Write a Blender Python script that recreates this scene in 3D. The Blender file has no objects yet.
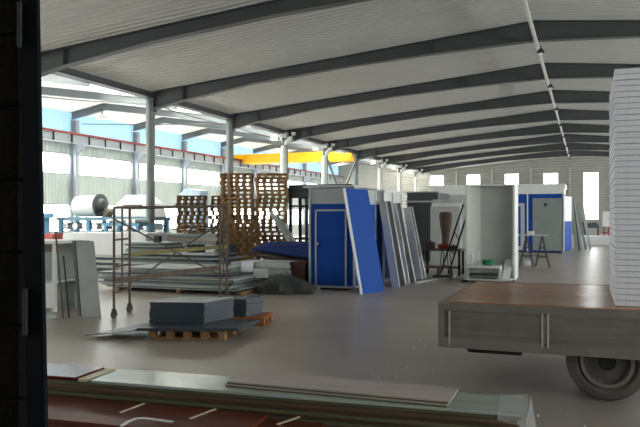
import bpy, math, random
from mathutils import Vector, Matrix
random.seed(7)
S = bpy.context.scene
COL = S.collection

# ---------------------------------------------------------------- camera
cam_d = bpy.data.cameras.new('camera')
cam_d.sensor_width = 36.0
cam_d.lens = 36.0 * 700.0 / 640.0
cam_d.clip_start = 0.05
cam_d.clip_end = 500
cam = bpy.data.objects.new('camera', cam_d)
COL.objects.link(cam)
cam.location = (0, 0, 1.7)
cam.rotation_euler = (math.radians(90.2), 0, math.atan(266.0 / 700.0))
S.camera = cam

# ---------------------------------------------------------------- world (overcast white sky)
W = bpy.data.worlds.new('sky')
S.world = W
W.use_nodes = True
bg = W.node_tree.nodes['Background']
bg.inputs[0].default_value = (1.0, 0.965, 0.925, 1)
bg.inputs[1].default_value = 11.0

# ---------------------------------------------------------------- exposure
S.view_settings.view_transform = 'Standard'
S.view_settings.look = 'None'
S.view_settings.gamma = 1.0
S.view_settings.use_curve_mapping = False
S.view_settings.exposure = 0.32
S.cycles.max_bounces = 10
S.cycles.diffuse_bounces = 6
S.cycles.glossy_bounces = 4
S.cycles.transmission_bounces = 6
S.cycles.transparent_max_bounces = 12
S.cycles.sample_clamp_indirect = 6.0
S.cycles.use_denoising = True


def portal(loc, rot, sx, sy):
    """daylight sampling guide filling a window opening"""
    l = bpy.data.lights.new('window_portal', 'AREA')
    l.shape = 'RECTANGLE'
    l.size, l.size_y = sx, sy
    l.cycles.is_portal = True
    o = bpy.data.objects.new('window_portal', l)
    COL.objects.link(o)
    o.location = loc
    o.rotation_euler = rot


R = math.radians
portal((-24.45, 30, 4.3), (0, R(-90), 0), 1.05, 78)
portal((-24.45, 30, 1.6), (0, R(-90), 0), 1.4, 78)
portal((11.95, 30, 3.4), (0, R(90), 0), 2.2, 78)
portal((-4, 69.5, 3.6), (R(-90), 0, 0), 24, 4.4)


# ---------------------------------------------------------------- materials
def lin(h):
    h = h.lstrip('#')
    c = [int(h[i:i + 2], 16) / 255 for i in (0, 2, 4)]
    return tuple(v / 12.92 if v <= .04045 else ((v + .055) / 1.055) ** 2.4 for v in c) + (1,)


MATS = {}


def mat(name, col, rough=.6, metal=0.0, var=.12, scale=3.0, bump=0.0, bscale=40.0, col2=None, stretch=(1, 1, 1), spec=None):
    if name in MATS:
        return MATS[name]
    m = bpy.data.materials.new(name)
    m.use_nodes = True
    nt = m.node_tree
    b = nt.nodes['Principled BSDF']
    b.inputs['Roughness'].default_value = rough
    b.inputs['Metallic'].default_value = metal
    if spec is not None:
        b.inputs['Specular IOR Level'].default_value = spec
    tc = nt.nodes.new('ShaderNodeTexCoord')
    mp = nt.nodes.new('ShaderNodeMapping')
    mp.inputs['Scale'].default_value = stretch
    nt.links.new(tc.outputs['Object'], mp.inputs[0])
    n = nt.nodes.new('ShaderNodeTexNoise')
    n.inputs['Scale'].default_value = scale
    n.inputs['Detail'].default_value = 6
    nt.links.new(mp.outputs[0], n.inputs[0])
    r = nt.nodes.new('ShaderNodeValToRGB')
    c = lin(col)
    if col2:
        a, d = c, lin(col2)
    else:
        a = tuple(v * (1 - var) for v in c[:3]) + (1,)
        d = tuple(min(1, v * (1 + var)) for v in c[:3]) + (1,)
    r.color_ramp.elements[0].position = .3
    r.color_ramp.elements[1].position = .7
    r.color_ramp.elements[0].color = a
    r.color_ramp.elements[1].color = d
    nt.links.new(n.outputs[0], r.inputs[0])
    nt.links.new(r.outputs[0], b.inputs['Base Color'])
    if bump:
        n2 = nt.nodes.new('ShaderNodeTexNoise')
        n2.inputs['Scale'].default_value = bscale
        nt.links.new(mp.outputs[0], n2.inputs[0])
        bp = nt.nodes.new('ShaderNodeBump')
        bp.inputs['Strength'].default_value = bump
        bp.inputs['Distance'].default_value = .02
        nt.links.new(n2.outputs[0], bp.inputs['Height'])
        nt.links.new(bp.outputs[0], b.inputs['Normal'])
    MATS[name] = m
    return m


def pane_mat(name, tint, gloss=.08):
    m = bpy.data.materials.new(name)
    m.use_nodes = True
    nt = m.node_tree
    nt.nodes.clear()
    out = nt.nodes.new('ShaderNodeOutputMaterial')
    t = nt.nodes.new('ShaderNodeBsdfTransparent')
    t.inputs[0].default_value = lin(tint)
    g = nt.nodes.new('ShaderNodeBsdfGlossy')
    g.inputs['Roughness'].default_value = .1
    mx = nt.nodes.new('ShaderNodeMixShader')
    mx.inputs[0].default_value = gloss
    nt.links.new(t.outputs[0], mx.inputs[1])
    nt.links.new(g.outputs[0], mx.inputs[2])
    nt.links.new(mx.outputs[0], out.inputs[0])
    MATS[name] = m
    return m


def film_mat(name):
    m = bpy.data.materials.new(name)
    m.use_nodes = True
    nt = m.node_tree
    nt.nodes.clear()
    out = nt.nodes.new('ShaderNodeOutputMaterial')
    t = nt.nodes.new('ShaderNodeBsdfTransparent')
    p = nt.nodes.new('ShaderNodeBsdfPrincipled')
    p.inputs['Base Color'].default_value = (.8, .82, .82, 1)
    p.inputs['Roughness'].default_value = .25
    mx = nt.nodes.new('ShaderNodeMixShader')
    mx.inputs[0].default_value = .18
    nt.links.new(t.outputs[0], mx.inputs[1])
    nt.links.new(p.outputs[0], mx.inputs[2])
    nt.links.new(mx.outputs[0], out.inputs[0])
    MATS[name] = m
    return m


def frp_mat(name, col, trans):
    """translucent fibreglass sheet: daylight glows through it"""
    m = bpy.data.materials.new(name)
    m.use_nodes = True
    nt = m.node_tree
    nt.nodes.clear()
    out = nt.nodes.new('ShaderNodeOutputMaterial')
    t = nt.nodes.new('ShaderNodeBsdfTranslucent')
    t.inputs[0].default_value = lin(col)
    g = nt.nodes.new('ShaderNodeBsdfDiffuse')
    g.inputs[0].default_value = lin(col)
    mx = nt.nodes.new('ShaderNodeMixShader')
    mx.inputs[0].default_value = trans
    nt.links.new(g.outputs[0], mx.inputs[1])
    nt.links.new(t.outputs[0], mx.inputs[2])
    nt.links.new(mx.outputs[0], out.inputs[0])
    MATS[name] = m
    return m


CONC = mat('concrete', '#958c82', .33, 0, scale=.5, col2='#aba298', bump=.06, bscale=9)
ROOF = mat('roof_sheet', '#b9bab6', .55, .0, .04, 2)
STEEL = mat('steel_grey', '#4b4d4e', .55, .1, .08, 2)
STEEL_LIT = mat('steel_grey_lit', '#767c80', .55, .1, .06, 2)  # same rafter paint, lightened: the crane hall's daylight is put into the colour
COLM = mat('column_paint', '#6d7372', .45, .1, .08, 2)
WALLF = mat('wall_sheet_pale', '#9b9b94', .6, 0, .05, 1)
WALLG = mat('wall_sheet_grey', '#b4bfbc', .6, 0, .05, 1)
BLUEFRP = frp_mat('wall_sheet_blue', '#bfd8e6', .25)
ROOFL = frp_mat('roof_sheet_white', '#e9eae7', .2)
SKYL = frp_mat('skylight_sheet', '#fbfcf8', .7)
GLASS = pane_mat('window_glass', '#f4f8fa')
WFRAME = mat('window_frame', '#8b9296', .5, .2)
PIPE = mat('downpipe_plastic', '#d3d8d0', .4, 0, .05)
WHITE = mat('white_paint', '#e3e5e3', .45, 0, .03)
WHITEP = mat('white_panel', '#eceef0', .4, 0, .03)
RUNWAY = mat('runway_paint', '#9aa1a8', .5, .1, .06)
REDP = mat('red_paint', '#9c3d38', .5, .1, .12)
YELLOW = mat('crane_yellow', '#f2b705', .45, 0, .05)
BLUE = mat('cabin_blue', '#1b4fa8', .6, 0, .06, 2, spec=.15)
BLUED = mat('cabin_blue_dark', '#16326f', .6, 0, .06, 2, spec=.2)
ALU = mat('aluminium', '#c3c7ca', .35, .5, .06)
GALV = mat('galvanised', '#d2d6d6', .35, .35, .08, 6)
SHADOWG = mat('dark_grey_paint', '#3b4144', .55, .1, .1)
MIDG = mat('mid_grey_panel', '#8b9391', .5, 0, .06)
LIGHTG = mat('light_grey_panel', '#b7bcba', .5, 0, .05)
GREENG = mat('green_grey_panel', '#8f9c94', .5, 0, .08)
BLUEG = mat('blue_grey_sheet', '#434c56', .4, .1, .08, 3)
EPS = mat('foam_core', '#dcdde3', .8, 0, scale=60, col2='#f1f2f6', bump=.3, bscale=120)
SKIN = mat('panel_skin', '#a4a8b0', .5, .1, .05)
WOOD = mat('pallet_wood', '#8f6d47', .8, 0, scale=6, col2='#b38d5e', stretch=(1, 6, 6))
WOODD = mat('pallet_wood_weathered', '#725a40', .85, 0, scale=6, col2='#927555', stretch=(1, 6, 6))
DECKM = mat('deck_wood', '#85552f', .25, 0, scale=4, col2='#ab7443', stretch=(1, 6, 6), bump=.05)
TRUCKP = mat('truck_paint', '#6f6b64', .5, .1, scale=5, col2='#807b73')
TRUCKL = mat('truck_strap', '#c3c0b8', .5, .1)
RUST = mat('rusty_steel', '#54483e', .7, .2, scale=10, col2='#6e6155')
RUBBER = mat('rubber', '#5b5751', .85, 0, .15, 8)
BLACK = mat('black_steel', '#17181a', .6, .1)
BOARDL = mat('pale_board', '#b9aea7', .45, 0, scale=3, col2='#a79b95', stretch=(.6, 8, 8))
BOARDR = mat('red_board', '#55271c', .4, 0, scale=3, col2='#6c3727', stretch=(.6, 8, 8))
BOARDB = mat('brown_board', '#4e3e30', .5, 0, scale=3, col2='#695440', stretch=(.6, 8, 8))
BOARDG = mat('grey_green_board', '#9aa49c', .16, 0, scale=3, col2='#aab3ac', stretch=(.6, 6, 6))
OLIVE = mat('olive_board_edge', '#5c5a42', .55, 0, .12)
CREAM = mat('cream_strip', '#cfc4a8', .5, 0, .05)
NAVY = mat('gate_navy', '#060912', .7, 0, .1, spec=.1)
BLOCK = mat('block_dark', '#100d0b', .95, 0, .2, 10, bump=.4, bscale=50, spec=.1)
MACHB = mat('machine_blue', '#5b8fb0', .5, .1, .1)
MACHT = mat('machine_teal', '#5d7f8d', .5, .2, .1)
GREEN = mat('green_plastic', '#1f7a52', .4)
BROWN = mat('brown_sack', '#54453a', .9, 0, .2)
TARP = mat('dark_tarp', '#3d403d', .8, 0, .25, 8)
FILM = film_mat('plastic_film')
YPLANK = mat('yellow_plank', '#7f7a45', .6, 0, .1)
PAPER = mat('paper_sack', '#e8e6ee', .7, 0, .05)


# ---------------------------------------------------------------- mesh builders
class MB:
    def __init__(s):
        s.v, s.f = [], []

    def add(s, vs, fs):
        n = len(s.v)
        s.v += [tuple(v) for v in vs]
        s.f += [tuple(i + n for i in f) for f in fs]
        return s

    def box(s, x0, x1, y0, y1, z0, z1):
        return s.add([(x0, y0, z0), (x1, y0, z0), (x1, y1, z0), (x0, y1, z0), (x0, y0, z1), (x1, y0, z1), (x1, y1, z1), (x0, y1, z1)],
                     [(0, 3, 2, 1), (4, 5, 6, 7), (0, 1, 5, 4), (1, 2, 6, 5), (2, 3, 7, 6), (3, 0, 4, 7)])

    def slab(s, a, b, c, d, t):
        """quad a b c d (counter-clockwise from the front) thickened backwards by t"""
        a, b, c, d = map(Vector, (a, b, c, d))
        n = (b - a).cross(d - a).normalized() * -t
        return s.add([a, b, c, d, a + n, b + n, c + n, d + n],
                     [(0, 1, 2, 3), (7, 6, 5, 4), (1, 0, 4, 5), (2, 1, 5, 6), (3, 2, 6, 7), (0, 3, 7, 4)])

    def prism(s, poly, axis, a0, a1):
        """polygon in the two other axes extruded along axis"""
        n = len(poly)

        def p(u, v, w):
            return (w, u, v) if axis == 'x' else ((u, w, v) if axis == 'y' else (u, v, w))
        vs = [p(u, v, a0) for u, v in poly] + [p(u, v, a1) for u, v in poly]
        fs = [tuple(range(n))[::-1], tuple(range(n, 2 * n))]
        fs += [(i, (i + 1) % n, n + (i + 1) % n, n + i) for i in range(n)]
        return s.add(vs, fs)

    def tube(s, pts, r, n=10, cap=True):
        pts = [Vector(p) for p in pts]
        rings = []
        for i, p in enumerate(pts):
            d = (pts[min(i + 1, len(pts) - 1)] - pts[max(i - 1, 0)]).normalized()
            up = Vector((0, 0, 1)) if abs(d.z) < .9 else Vector((1, 0, 0))
            a = d.cross(up).normalized()
            b = d.cross(a).normalized()
            rr = r[i] if isinstance(r, (list, tuple)) else r
            rings.append([p + (a * math.cos(2 * math.pi * k / n) + b * math.sin(2 * math.pi * k / n)) * rr for k in range(n)])
        vs = [v for rg in rings for v in rg]
        fs = []
        for i in range(len(rings) - 1):
            for k in range(n):
                fs.append((i * n + k, i * n + (k + 1) % n, (i + 1) * n + (k + 1) % n, (i + 1) * n + k))
        if cap:
            fs.append(tuple(range(n))[::-1])
            fs.append(tuple(range((len(rings) - 1) * n, len(rings) * n)))
        return s.add(vs, fs)

    def bar(s, a, b, w, h=None):
        """square-section bar from a to b"""
        h = h or w
        a, b = Vector(a), Vector(b)
        d = (b - a).normalized()
        up = Vector((0, 0, 1)) if abs(d.z) < .95 else Vector((0, 1, 0))
        u = d.cross(up).normalized() * (w / 2)
        v = u.cross(d).normalized() * (h / 2)
        vs = [p + i * u + j * v for p in (a, b) for i, j in ((-1, -1), (1, -1), (1, 1), (-1, 1))]
        return s.add(vs, [(3, 2, 1, 0), (4, 5, 6, 7), (0, 1, 5, 4), (1, 2, 6, 5), (2, 3, 7, 6), (3, 0, 4, 7)])

    def lathe(s, prof, c, axis='z', n=28, cap=True):
        """prof: (radius, height) list revolved about axis through c"""
        vs, fs = [], []
        for r, h in prof:
            for k in range(n):
                a = 2 * math.pi * k / n
                x, y = r * math.cos(a), r * math.sin(a)
                p = (x, y, h) if axis == 'z' else ((h, x, y) if axis == 'x' else (x, h, y))
                vs.append((p[0] + c[0], p[1] + c[1], p[2] + c[2]))
        for i in range(len(prof) - 1):
            for k in range(n):
                fs.append((i * n + k, i * n + (k + 1) % n, (i + 1) * n + (k + 1) % n, (i + 1) * n + k))
        if cap:
            fs.append(tuple(range(n)))
            fs.append(tuple(range((len(prof) - 1) * n, len(prof) * n)))
        return s.add(vs, fs)

    def corrugated(s, o, u, v, nrm, pitch, amp, thick):
        """sheet with corner o, ribs running along u, spread along v, ribs raised along nrm, flat back"""
        o, u, v, nrm = map(Vector, (o, u, v, nrm))
        L = v.length
        vd = v.normalized()
        cnt = max(1, round(L / pitch))
        p = L / cnt
        prof = []
        for i in range(cnt):
            prof += [(i * p, 0), (i * p + .55 * p, 0), (i * p + .65 * p, amp), (i * p + .9 * p, amp)]
        prof.append((L, 0))
        vs = []
        for e in (0, 1):
            for t, h in prof:
                vs.append(o + u * e + vd * t + nrm * h)
        m = len(prof)
        fs = [(i, i + 1, m + i + 1, m + i) for i in range(m - 1)]
        k = len(vs)
        vs += [o - nrm * thick, o + v - nrm * thick, o + v + u - nrm * thick, o + u - nrm * thick]
        fs += [(k, k + 1, k + 2, k + 3), (0, m, k + 3, k), (m - 1, 2 * m - 1, k + 2, k + 1)]
        return s.add(vs, fs)

    def mesh(s, name, material, smooth=False):
        me = bpy.data.meshes.new(name)
        me.from_pydata(s.v, [], s.f)
        me.materials.append(material)
        me.validate()
        if smooth:
            for p in me.polygons:
                p.use_smooth = True
            try:
                me.set_sharp_from_angle(angle=math.radians(40))
            except Exception:
                pass
        me.update()
        return me

    def build(s, name, material, parent=None, smooth=False, loc=None, bevel=0):
        import bmesh
        me = s.mesh(name, material, smooth)
        bm = bmesh.new()
        bm.from_mesh(me)
        bmesh.ops.recalc_face_normals(bm, faces=bm.faces)
        bm.to_mesh(me)
        bm.free()
        o = bpy.data.objects.new(name, me)
        COL.objects.link(o)
        if parent:
            o.parent = parent
        if loc:
            o.location = loc
        if bevel:
            md = o.modifiers.new('bevel', 'BEVEL')
            md.width = bevel
            md.segments = 2
            md.limit_method = 'ANGLE'
        return o


ORD = ['topmost', 'second', 'third', 'fourth', 'fifth', 'sixth', 'seventh', 'eighth', 'ninth', 'tenth', 'eleventh', 'twelfth', 'thirteenth', 'fourteenth', 'fifteenth', 'sixteenth', 'seventeenth', 'eighteenth', 'nineteenth']
TENS = {20: 'twent', 30: 'thirt', 40: 'fort'}


def nth(i):
    """i counted from the top, 0 = topmost"""
    k = i + 1
    if k == 1:
        return 'topmost'
    if k < 20:
        w = ORD[k - 1]
    else:
        t = k // 10 * 10
        w = TENS[t] + ('ieth' if k == t else 'y-' + ('first' if k - t == 1 else ORD[k - t - 1]))
    return w + ' from the top'


def end_nth(i, what):
    return ('first' if i == 0 else ORD[i]) + ' from ' + what


def B(*a):
    return MB().box(*a)


def tag(o, label, cat, group=None):
    o['label'] = label
    o['category'] = cat
    if group:
        o['group'] = group
    return o


def thing(name, label, cat, loc=(0, 0, 0), rz=0, group=None):
    o = bpy.data.objects.new(name, None)
    COL.objects.link(o)
    o.location = loc
    o.rotation_euler = (0, 0, rz)
    return tag(o, label, cat, group)


def struct(o, label=None, cat=None):
    o['kind'] = 'structure'
    if label:
        o['label'] = label
    if cat:
        o['category'] = cat
    return o


def empty_struct(name, label=None, cat=None):
    o = bpy.data.objects.new(name, None)
    COL.objects.link(o)
    return struct(o, label, cat)


def dup(root, loc, rz=None, label=None, group=None):
    r = root.copy()
    COL.objects.link(r)
    r.location = loc
    if rz is not None:
        r.rotation_euler = (0, 0, rz)
    if label:
        r['label'] = label
    if group:
        r['group'] = group
    for ch in list(root.children):
        c = ch.copy()
        COL.objects.link(c)
        c.parent = r
        for g in ch.children:
            d = g.copy()
            COL.objects.link(d)
            d.parent = c
    return r


# ================================================================ THE HALL
VX, VZ = -14.6, 6.17          # valley between the two halls
RX, RZ = -1.4, 7.42           # main ridge
EX, EZ = 11.8, 6.17           # right eave
LRX, LRZ = -22.2, 7.30        # ridge of the crane hall
LX, LZ = -24.3, 6.92          # left wall
Y0, Y1 = -9.0, 69.3
FR = [21.3 + 6 * k for k in range(-4, 8)]        # main frames
LC = [28.5 + 5.13 * k for k in range(-5, 8)]     # crane hall frames

struct(B(LX - .5, EX + .5, Y0 - .5, Y1 + .5, -.25, 0).build('floor', CONC))

# roofs: ribbed sheets
rf = MB()
rf.corrugated((VX, Y0, VZ), Vector((RX - VX, 0, RZ - VZ)), (0, Y1 - Y0, 0), Vector((RZ - VZ, 0, -(RX - VX))).normalized(), .25, .035, .12)
rf.corrugated((RX, Y0, RZ), Vector((EX - RX, 0, EZ - RZ)), (0, Y1 - Y0, 0), Vector((EZ - RZ, 0, -(EX - RX))).normalized(), .25, .035, .12)
ceil = struct(rf.build('ceiling', ROOF))
sx = -18.2                    # daylight strip lies between sx and the valley
sz = VZ + (LRZ - VZ) * (sx - VX) / (LRX - VX)
nr = Vector((LRZ - VZ, 0, -(LRX - VX)))
nr = nr.normalized() if nr.z < 0 else -nr.normalized()
nl = Vector((LRZ - LZ, 0, -(LRX - LX)))
nl = nl.normalized() if nl.z < 0 else -nl.normalized()
lf = MB()
lf.corrugated((LRX, Y0, LRZ), Vector((sx - LRX, 0, sz - LRZ)), (0, Y1 - Y0, 0), nr, .25, .03, .1)
lf.corrugated((sx, Y0, sz), Vector((VX - sx, 0, VZ - sz)), (0, 9.3 - Y0, 0), nr, .25, .03, .1)
lf.corrugated((LX, Y0, LZ), Vector((LRX - LX, 0, LRZ - LZ)), (0, Y1 - Y0, 0), nl, .25, .03, .1)
lf.build('crane_hall_roof', ROOFL, ceil)
sk = 1
for y in FR:
    if y >= 9:
        o = MB().slab((sx, y + .05, sz), (VX - .2, y + .05, VZ + .02), (VX - .2, y + 5.95, VZ + .02), (sx, y + 5.95, sz), .03).build('window_%d' % sk, SKYL)
        struct(o)
        sk += 1

# side and end walls -------------------------------------------------
def ribbed(name, m, pieces, parent=None):
    w = MB()
    for p in pieces:
        w.corrugated(*p)
    o = w.build(name, m, parent)
    return o if parent else struct(o)


up = (0, 0, 1)
LN = Y1 - Y0
wl = ribbed('wall_left', WALLG, [((LX, Y0, a), (0, 0, b - a), (0, LN, 0), (1, 0, 0), .22, .03, .08) for a, b in ((0, .9), (2.3, 3.77), (4.82, 5.5))])
ribbed('upper_sheet', BLUEFRP, [((LX, Y0, 5.5), (0, 0, 1.5), (0, LN, 0), (1, 0, 0), .22, .03, .004)], wl)
ribbed('wall_right', WALLG, [((EX, Y0, a), (0, 0, b - a), (0, LN, 0), (-1, 0, 0), .25, .03, .08) for a, b in ((0, 2.3), (4.5, 6.3))])
WXC = [-13.85, -10.3, -6.65, -3.1, .43, 4.0, 7.5]
WZ0, WZ1 = 1.35, 5.76
pc = []
xs = [LX] + [v for c in WXC for v in (c - .68, c + .68)] + [EX]
for i in range(0, len(xs), 2):
    pc.append(((xs[i], Y1, 0), (xs[i + 1] - xs[i], 0, 0), (0, 0, 7.6), (0, -1, 0), .235, .05, .08))
for c in WXC:
    pc.append(((c - .68, Y1, 0), (1.36, 0, 0), (0, 0, WZ0), (0, -1, 0), .235, .035, .08))
    pc.append(((c - .68, Y1, WZ1), (1.36, 0, 0), (0, 0, 7.6 - WZ1), (0, -1, 0), .235, .035, .08))
wf = ribbed('wall_far', WALLF, pc)
for x in (-14.6, -11.95, -8.5, -4.9, -1.4, 2.2, 5.8):          # wall posts of the far end
    B(x - .06, x + .06, Y1 - .2, Y1 - .06, 0, 6.2).build('wall_post', LIGHTG, wf)
wr = MB()                                                       # closed wall behind the camera
wr.box(LX, EX, Y0 - .1, Y0, 0, 7.6)
struct(wr.build('wall_front', WALLF))


def window(n, axis, c, u0, u1, z0, z1, mull, trans, d=.05):
    w = empty_struct('window_%d' % n)
    f = MB()

    def bx(a, b, za, zb, t):
        if axis == 'x':
            f.box(c - t, c + t, a, b, za, zb)
        else:
            f.box(a, b, c - t, c + t, za, zb)
    bx(u0, u0 + .05, z0, z1, .04)
    bx(u1 - .05, u1, z0, z1, .04)
    bx(u0, u1, z0, z0 + .05, .04)
    bx(u0, u1, z1 - .05, z1, .04)
    for i in range(1, mull):
        u = u0 + (u1 - u0) * i / mull
        bx(u - .015, u + .015, z0, trans or z1, .03)
    if trans:
        bx(u0, u1, trans - .035, trans + .035, .035)
    f.build('window_frame', WFRAME, w)
    g = MB()
    if axis == 'x':
        g.box(c - .004, c + .004, u0 + .03, u1 - .03, z0 + .03, z1 - .03)
    else:
        g.box(u0 + .03, u1 - .03, c - .004, c + .004, z0 + .03, z1 - .03)
    g.build('pane', GLASS, w)
    return n + 1


wn = 20
for c in WXC:
    wn = window(wn, 'y', Y1 + .03, c - .68, c + .68, WZ0, WZ1, 2, 2.6)
for i, y in enumerate(LC[:-1]):
    wn = window(wn, 'x', LX - .03, y, y + 5.13, 3.77, 4.82, 1, None)
    wn = window(wn, 'x', LX - .03, y, y + 5.13, .9, 2.3, 4, None)
wn = window(wn, 'x', LX - .03, LC[-1], Y1, 3.77, 4.82, 1, None)
wn = window(wn, 'x', LX - .03, LC[-1], Y1, .9, 2.3, 1, None)
wn = window(wn, 'x', LX - .03, Y0, LC[0], 3.77, 4.82, 1, None)
wn = window(wn, 'x', LX - .03, Y0, LC[0], .9, 2.3, 3, None)
for k in range(13):
    wn = window(wn, 'x', EX + .03, Y0 + 6.02 * k, Y0 + 6.02 * (k + 1), 2.3, 4.5, 4, None)


# ---------------------------------------------------------------- steel frames
def ibeam_rafter(name, stations, y, label, group, fw=.26, STEEL=STEEL):
    """stations: (x, ztop, depth)"""
    t = thing(name, label, 'rafter', (stations[0][0], y, 0), 0, group)
    x0 = stations[0][0]
    st = [(x - x0, z, d) for x, z, d in stations]
    poly = [(x, z - .02) for x, z, d in st] + [(x, z - d + .02) for x, z, d in reversed(st)]
    MB().prism(poly, 'y', -.01, .01).build('web', STEEL, t)
    poly = [(x, z) for x, z, d in st] + [(x, z - .022) for x, z, d in reversed(st)]
    MB().prism(poly, 'y', -fw / 2, fw / 2).build('top_flange', STEEL, t)
    poly = [(x, z - d + .022) for x, z, d in st] + [(x, z - d) for x, z, d in reversed(st)]
    MB().prism(poly, 'y', -fw / 2, fw / 2).build('bottom_flange', STEEL, t)
    return t


def zmain(x):
    return (VZ + (RZ - VZ) * (x - VX) / (RX - VX) if x < RX else RZ + (EZ - RZ) * (x - RX) / (EX - RX)) - .045


for y in FR:
    stt = []
    for x, d in ((VX, .66), (-13.2, .50), (-10.5, .36), (-7.0, .35), (-4.5, .43), (RX, .58), (1.7, .43), (4.2, .35), (7.7, .36), (10.4, .5), (EX, .66)):
        stt.append((x, zmain(x), d))
    t = ibeam_rafter('roof_rafter', stt, y, 'dark tapered main hall rafter, %s' % end_nth(len(FR) - 1 - FR.index(y), 'the far end wall'), 'main hall rafters')
    for x, d in ((-13.2, .5), (-4.5, .43), (RX, .58), (1.7, .43), (10.4, .5)):
        B(x - VX - .012, x - VX + .012, -.12, .12, zmain(x) - d + .02, zmain(x) - .02).build('splice_plate', STEEL, t)


def zleft(x):
    return (LZ + (LRZ - LZ) * (x - LX) / (LRX - LX) if x < LRX else LRZ + (VZ - LRZ) * (x - LRX) / (VX - LRX)) - .04


for y in LC:
    stt = [(x, zleft(x), d) for x, d in ((LX + .1, .34), (LRX, .34), (-18.5, .3), (VX - .2, .34))]
    ibeam_rafter('crane_hall_rafter', stt, y, 'crane hall steel rafter, %s' % end_nth(len(LC) - 1 - LC.index(y), 'the far end wall'), 'crane hall rafters', .2, STEEL_LIT)
    c = thing('wall_column', 'grey wall column carrying the crane runway, %s' % end_nth(len(LC) - 1 - LC.index(y), 'the far end wall'), 'column', (LX + .3, y, 0), 0, 'crane hall wall columns')
    B(-.15, .15, -.012, .012, 0, 6.5).build('web', RUNWAY, c)
    B(-.16, -.14, -.13, .13, 0, 6.5).build('flange', RUNWAY, c)
    B(.14, .16, -.13, .13, 0, 6.5).build('flange', RUNWAY, c)
    MB().prism([(.15, 5.28), (.55, 5.28), (.55, 5.18), (.15, 4.75)], 'y', -.1, .1).build('crane_bracket', RUNWAY, c)

# valley gutter beam and eave tie
gb = thing('valley_gutter', 'grey steel gutter running along the valley between the two roofs', 'gutter', (VX, 0, VZ - .42))
B(-.2, .2, Y0 + .1, Y1 - .2, .16, .2).build('gutter_sole', STEEL, gb)
B(-.2, -.18, Y0 + .1, Y1 - .2, .18, .36).build('gutter_side', STEEL, gb)
B(.18, .2, Y0 + .1, Y1 - .2, .18, .36).build('gutter_side', STEEL, gb)

# round columns of the valley line
for k, y in enumerate(FR):
    c = thing('round_column', 'round grey column under the valley gutter, %s' % end_nth(len(FR) - 1 - k, 'the far end wall'), 'column', (VX, y, 0), 0, 'valley columns')
    MB().tube([(0, 0, 0), (0, 0, VZ - .27)], .16, 20).build('shaft', COLM, c, True)
    B(-.25, .25, -.25, .25, 0, .03).build('base_plate', STEEL, c)
    B(.0, .2, -.12, .12, VZ - .75, VZ - .27).build('head_plate', STEEL, c)

# downpipes with swan necks on the far columns
for k, idx in enumerate((6, 7, 9, 10, 11)):
    y = FR[idx]
    d = thing('downpipe', ['pale rain downpipe with swan neck beside the crane bridge end', 'pale rain downpipe with swan neck next to the slanting brace bars',
                           'pale swan neck downpipe behind the second blue cabin', 'pale swan neck downpipe with a level pipe branching off low',
                           'pale swan neck downpipe on the last column before the far wall'][k], 'downpipe', (VX, y, 0), 0, 'valley downpipes')
    yy = -.33
    pts = [(.62, yy, 5.98), (.60, yy, 5.86), (.5, yy, 5.7), (.2, yy, 5.42), (.08, yy, 5.25), (.06, yy, 5.05), (.06, yy, 0)]
    MB().tube(pts, [.12, .12, .125, .14, .15, .16, .16], 14).build('pipe', PIPE, d, True)
    for z in (1.5, 3.5):
        MB().lathe([(.17, 0), (.17, .05)], (.06, yy, z), 'z', 14).build('pipe_clip', SHADOWG, d)
    B(-.1, .28, yy - .16, yy + .16, 5.72, 6.0).build('rainwater_hopper', PIPE, d)
    B(-.62, -.2, yy - .15, yy + .15, 5.6, 5.88).build('rainwater_hopper', PIPE, d)
    B(-.2, -.1, yy - .1, yy + .1, 5.76, 5.84).build('outlet', PIPE, d)
    if k == 3:
        MB().tube([(.06, yy, 3.2), (.08, yy - .6, 3.25), (.1, yy - 5.4, 3.5)], .09, 10).build('branch_pipe', PIPE, d, True)

# V bracing between two valley columns
ya, yb = FR[7], FR[8]
br = thing('column_brace', 'slanting grey brace bars meeting low between two valley columns', 'brace', (VX, (ya + yb) / 2, 0))
h = (yb - ya) / 2
for s_ in (-1, 1):
    MB().tube([(0, s_ * (h - .15), 5.3), (0, s_ * .12, 3.05)], .07, 8).build('brace_bar', COLM, br, True)
    MB().tube([(0, s_ * .12, 2.95), (0, s_ * (h - .2), .1)], .07, 8).build('brace_bar', COLM, br, True)
B(-.03, .03, -.3, .3, 2.8, 3.2).build('gusset_plate', WHITE, br)

# thin tie rods under the crane hall roof
for (a, b, lab) in (((-22.4, 23.4, 6.85), (VX - .1, 21.6, 5.75), 'thin dark tie rod from the crane hall roof to the second column'),
                    ((-23.6, 28.5, 6.3), (VX - .1, 27.0, 5.72), 'thin slack cable hung between wall column and valley column'),
                    ((VX - .2, 21.4, 5.8), (-15.0, 27.2, 5.75), 'thin dark tie rod running along the valley beam'),
                    ((VX - .2, 27.5, 5.75), (-15.0, 33.1, 5.7), 'thin dark tie rod between the second and third columns')):
    tag(MB().tube([a, tuple((p + q) / 2 - (.05 if i == 2 else 0) for i, (p, q) in enumerate(zip(a, b))), b], .022, 6).build('tie_rod', STEEL), lab, 'tie rod', 'tie rods under the roof')

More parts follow.
